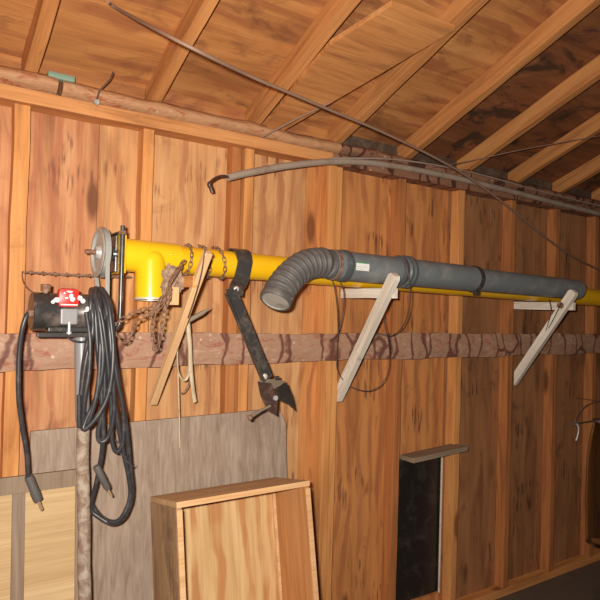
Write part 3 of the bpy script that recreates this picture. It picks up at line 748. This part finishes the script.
# ------------------------------------------------------------------ cables overhead
cdt = thing('grey_conduit', 'grey bowed conduit running under the top plate with a hooked left end', 'conduit', px(330, 162, -.06))
tube('conduit_tube', smooth_path([px(*p) for p in ((228, 177.5, -.11), (250, 172.5, -.10), (290, 165.5, -.085), (335, 161.5, -.065), (380, 164, -.055), (440, 174.5, -.05), (500, 188.5, -.05), (560, 204, -.05), (610, 217, -.05), (680, 240, -.05))], 6), .0135, 'conduit', cdt, 14)
tube('end_hook', smooth_path([px(*p) for p in ((229, 177.2, -.11), (222, 176, -.115), (214, 179, -.118), (209.5, 184, -.12), (211, 188, -.12), (212.5, 193, -.12))], 6), lambda t: .005 if t < .55 else .009-.005*(t-.55), 'rust_dark', cdt, 10)
# thin second strand over the conduit on the right
tube('conduit_lead', smooth_path([px(*p) for p in ((330, 158, -.07), (400, 160, -.075), (470, 172, -.075), (540, 191, -.07), (600, 206, -.065))], 6), .0035, 'conduit', cdt, 8)
cb = tube('overhead_cable', smooth_path([pxroof(108, 2, .006), pxroof(118, 9, .006)]+[px(*p) for p in ((180, 42, -.68), (250, 76, -.60), (290, 93, -.55), (330, 110, -.50), (380, 131, -.45), (430, 155, -.40), (470, 178, -.35), (510, 208, -.30), (560, 248, -.22), (605, 272, -.15), (680, 300, -.06), (720, 310, -.01))], 6), .0048, 'cable', None, 10)
tag(cb, 'thin brown cable sagging diagonally across the rafters and down the right side', 'cable')
wr = tube('thin_wire', smooth_path([px(*p) for p in ((430, 168, -.06), (470, 161, -.10), (520, 150, -.25), (570, 141, -.38), (620, 132, -.5), (660, 122, -.6))], 6), .0022, 'cable', None, 8)
tag(wr, 'thin pinkish brown wire strung level across the far right rafters', 'wire')
wr = tube('nail_string', smooth_path([px(*p) for p in ((113, 72, -.10), (110, 79, -.08), (104, 86, -.06), (100, 90, -.05), (97, 98, -.045), (94.5, 104, -.042))], 5), .0025, 'wire', None, 8)
tag(wr, 'short dark crooked string hanging from the ceiling onto the top plate at left', 'string')
nl = lathe('bent_nail', px(95, 104, -.024), (0, -1, 0), [(0, 0), (0, .003), (.02, .003), (.02, .009), (.024, .009), (.024, 0)], 'steel', None, 10)
tag(nl, 'small grey nail head on the top plate holding the dark string', 'nail')
sk = tube('thin_stick', [px(262, 137, -.045), px(300, 117, -.14), px(330, 103, -.22)], .0035, 'cable', None, 8)
tag(sk, 'thin dark stick lying slanted under the rafters above the bowed conduit', 'stick')
tp = boxo('green_scrap', px(61, 79, .0)+V((0, 0, .004)), (.085, .03, .022), 'tarp', None, .008)
tag(tp, 'faded green scrap of cloth tucked above the top plate at the upper left', 'cloth')

# wires dangling from the grey pipe
hw = thing('dangling_wire', 'thin dark wire looped round the grey pipe and hanging below the nearer white bracket', 'wire', px(385, 290, -.3))
def ww(pts, r=.0022): tube('wire_loop', smooth_path([px(*p) for p in pts], 6), r, 'wire', hw, 8)
ww([(330, 277, -.2), (334, 285, -.19), (337, 305, -.16), (338, 330, -.12), (337, 355, -.08), (338, 372, -.07), (350, 386, -.08), (368, 391, -.10), (382, 384, -.12), (389, 368, -.15), (389, 345, -.19), (385, 325, -.22), (384, 308, -.25), (389, 296, -.30), (396, 289, -.33)])
ww([(340, 281, -.19), (344, 293, -.18), (343, 312, -.14), (339, 330, -.11), (334, 338, -.09), (330, 340, -.075)])
ww([(404, 255, -.305), (407, 268, -.33), (410, 285, -.33), (410, 303, -.29), (406, 320, -.24), (399, 331, -.18), (390, 336, -.12), (378, 333, -.08), (370, 330, -.06)])

# wire hanging from the far bracket
fw = tube('thin_wire', smooth_path([px(*p) for p in ((549, 299, -.34), (551, 312, -.30), (546, 330, -.22), (541, 345, -.16), (545, 335, -.2), (554, 318, -.28), (561, 303, -.35))], 6), .002, 'wire', None, 6)
tag(fw, 'fine wire looped round the farther white bracket', 'wire')

# ------------------------------------------------------------------ boards and cabinet at the foot of the wall
# weathered plywood board leaning on the studs
bm = bmesh.new(); W0, W1, H = .345, 1.300, 1.098; T = .012
prof = [(W0, 0), (W1-.005, 0), (W1, .4), (W1, H-.06), (W1-.02, H-.012), (W1-.07, H+.006), (1.0, H+.002), (W0+.01, H-.004)]
a = R(5.2); bx_ = lambda x, z, t: (x, -(.006)-(H-z)*math.sin(a)-t, z*math.cos(a)+.003)
A = [bm.verts.new(bx_(x, z, 0)) for x, z in prof]; B = [bm.verts.new(bx_(x, z, T)) for x, z in prof]
bm.faces.new(A); bm.faces.new(B[::-1])
for i in range(len(A)): bm.faces.new((A[i], A[(i+1) % len(A)], B[(i+1) % len(B)], B[i]))
gbd = link('plywood_board', bm, 'grey_wood')
tag(gbd, 'large weathered grey plywood board leaning against the studs below the slab rail', 'board')
# framed panel at far left
fp = thing('framed_panel', 'grey framed panel with pale plywood infill leaning at the lower left corner', 'panel', (.2, -.20, 0))
ytop, ybot = -.085, -.19; ztop = px(30, 475, -.09).z
xr = px(85, 500, -.1).x; s1_, s2_ = px(12, 505, -.1).x, px(25, 505, -.1).x
xl = px(-45, 500, -.1).x
mtx = axis_matrix(V((xl, ybot, 0.004)), V((xl, ytop, ztop)), V((1, 0, 0)))  # local x goes up the panel, local z -> world x
Lp = (V((0, ytop, ztop))-V((0, ybot, .004))).length
Wp = xr-xl
def pan(name, h0, h1, w0, w1, t, mat, off=0):
    # h along the panel's height, w across
    bm = bmesh.new(); add_box(bm, ((h0+h1)/2, off, (w0+w1)/2), (h1-h0, t, w1-w0), 0, .0015)
    return link(name, bm, mat, fp, matrix=mtx)
pan('top_rail', Lp-.05, Lp, 0, Wp, .02, 'grey_frame')
pan('bottom_rail', 0, .06, 0, Wp, .02, 'grey_frame')
for w0, w1 in ((0, .04), (s1_-xl, s2_-xl), (Wp-.03, Wp)): pan('stile', .06, Lp-.05, w0, w1, .02, 'grey_frame')
pan('infill', .05, Lp-.04, .03, s1_-xl+.01, .006, 'pale_ply')
pan('infill', .05, Lp-.04, s2_-xl-.01, Wp-.02, .006, 'pale_ply')
# shallow open cabinet tilted back against the board
ft = px(176, 507, -.335); fr = px(309, 484, -.335)
cabx0, cabx1 = ft.x, fr.x; dpt = .225; tilt = R(11); Hc = ft.z/math.cos(tilt)+.012
cabt = thing('open_cabinet', 'shallow open-fronted wooden cabinet leaning against the grey board', 'cabinet', (cabx0, -.335, 0))
# local frame: x right, y back, z up, rotated so that the top leans to the wall
basey = ft.y-math.tan(tilt)*ft.z
mc = Matrix.Translation((0, basey, dpt*0+.002)) @ Matrix.Rotation(-tilt, 4, 'X')
def cabp(name, c, s, mat, par=cabt):
    bm = bmesh.new(); add_box(bm, c, s, 0, .0015); return link(name, bm, mat, par, matrix=mc)
x0, x1 = cabx0, cabx1; T = .018
hb = .045  # the tilted back bottom edge stands clear of the floor
cabp('top_board', ((x0+x1)/2, dpt/2, Hc-T/2), (x1-x0, dpt, T), 'cab')
cabp('side_board', (x0+T/2, dpt/2, (Hc-T)/2+.005), (T, dpt, Hc-T-.011), 'cab_side')
cabp('side_board', (x1-T/2, dpt/2, (Hc-T)/2+.005), (T, dpt, Hc-T-.011), 'cab_in')
cabp('back_panel', ((x0+x1)/2, dpt-.006, (Hc-T)/2), (x1-x0-2*T-.001, .008, Hc-T-.02), 'cab_ply')
cabp('corner_strip', (x1-T-.006, dpt-.018, (Hc-T)/2), (.010, .014, Hc-T-.03), 'bare')
cabp('edge_strip', (x0+T/2, -.003, (Hc-T)/2), (T, .006, Hc-T-.012), 'bare')
cabp('edge_strip', (x1-T/2, -.003, (Hc-T)/2), (T, .006, Hc-T-.012), 'bare')
cabp('edge_strip', ((x0+x1)/2, -.003, Hc-T/2), (x1-x0, .006, T), 'bare')
cabp('shelf', ((x0+x1)/2, dpt/2-.01, .40), (x1-x0-2*T-.002, dpt-.03, T), 'cab')
cabp('bottom_board', ((x0+x1)/2, dpt/2-.01, .05), (x1-x0-2*T-.002, dpt-.03, T), 'cab')

# plank shelf over the dark window
pk = thing('plank_shelf', 'short grey plank nailed as a ledge over the dark low window', 'shelf', (2.13, -.04, .78))
e0, e1 = V((1.968, -.022, .822)), V((2.335, -.022, .840))
beam('plank', e0, e1, .090, .022, 'grey_frame', pk, rough=.002)
for xx_ in (1.99, 2.30): lathe('nail_head', (xx_, -.01, .836 if xx_ > 2.1 else .826), (0, 0, 1), [(0, 0), (0, .004), (.004, .004), (.004, 0)], 'steel', pk, 8)

# ------------------------------------------------------------------ lantern-like glass container at the right edge
M['glass'] = None
m, nt, b = new_mat('clear_glass'); b.inputs['Transmission Weight'].default_value = 1; b.inputs['Roughness'].default_value = .03; b.inputs['Base Color'].default_value = (.9, .93, .9, 1); b.inputs['IOR'].default_value = 1.3
M['glass'] = m
YL = -.10
lc = px(597, 440, YL); zl = lc.z
lan = thing('glass_jug', 'clear glass jug with wire bail hanging at the right edge of the wall', 'jug', (lc.x+.02, YL, px(590, 545, YL).z))
cxl = px(601, 425, YL).x
zt_ = px(590, 421, YL).z; zb_ = px(590, 548, YL).z
h = zt_-zb_
bm = bmesh.new()
add_lathe(bm, (cxl, YL, zb_), (0, 0, 1), [(0, 0), (0, .055), (.012, .070), (h*.35, .078), (h*.7, .074), (h*.86, .060), (h*.96, .045), (h, .045), (h, .041), (h*.95, .041), (h*.85, .056), (h*.7, .070), (h*.35, .074), (.016, .066), (.006, 0)], 40)
link('glass_body', bm, 'glass', lan, smooth=True)
lathe('neck_band', (cxl, YL, zt_-.012), (0, 0, 1), [(0, .046), (0, .050), (.010, .050), (.010, .046)], 'lanternmetal', lan, 32, closed=True)
zc = zt_; rb = px(575, 421, YL).x-cxl
arcp = [V((cxl+rb*math.cos(R(180*k/14))*-1*-1, YL, zc+.112*math.sin(R(180*k/14)))) for k in range(15)]
tube('bail', smooth_path(arcp, 3), .0032, 'rust', lan, 8)
bm = bmesh.new(); add_tube(bm, [V((cxl+rb, YL, zc-.002)), V((cxl-rb, YL, zc-.002))], .004, 8); link('cross_bar', bm, 'lanternmetal', lan, smooth=True)
for s in (1, -1):
    q = V((cxl+s*rb, YL, zc))
    boxo('clamp', q+V((0, 0, -.004)), (.024, .02, .02), 'lanternmetal', lan, .004)
    tube('clamp_lever', smooth_path([q+V((0, -.012, 0)), q+V((.008, -.018, -.03)), q+V((.002, -.016, -.07)), q+V((-.006, -.012, -.095))], 5), .0042, 'bolt', lan, 8)
# nail it hangs from
hn = lathe('hanging_nail', (cxl, .06, zc+.1045), (0, -1, 0), [(0, 0), (0, .002), (.172, .002), (.172, .004), (.174, .004), (.174, 0)], 'rust_dark', None, 10)
tag(hn, 'long nail carrying the wire bail of the glass jug', 'nail')
# a stud carries the nail
# ------------------------------------------------------------------ light: the camera's own flash, a dim ambient world and an added fill lamp
fl = bpy.data.lights.new('camera_flash', 'AREA'); fl.shape = 'RECTANGLE'; fl.size = .05; fl.size_y = .03; fl.energy = 70; fl.color = (1.0, .93, .84)
fo = bpy.data.objects.new('camera_flash', fl); C.objects.link(fo)
fo.location = CAM - rt*.06 + up*.05 - fwd*.02
fo.rotation_euler = fwd.to_track_quat('-Z', 'Y').to_euler()
wd = bpy.data.worlds.new('world'); bpy.context.scene.world = wd; wd.use_nodes = True
wd.node_tree.nodes['Background'].inputs[0].default_value = (.8, .85, 1, 1); wd.node_tree.nodes['Background'].inputs[1].default_value = .05
# unseen fill lamp, added near the roof ridge behind the viewer to lift the room
bl = bpy.data.lights.new('fill_lamp', 'POINT'); bl.energy = 4; bl.shadow_soft_size = .05; bl.color = (1, .85, .65)
bo = bpy.data.objects.new('fill_lamp', bl); C.objects.link(bo); bo.location = (2.2, -2.5, 2.9)
vs = bpy.context.scene.view_settings
vs.view_transform = 'Standard'; vs.look = 'None'; vs.exposure = 0; vs.gamma = 1; vs.use_curve_mapping = False
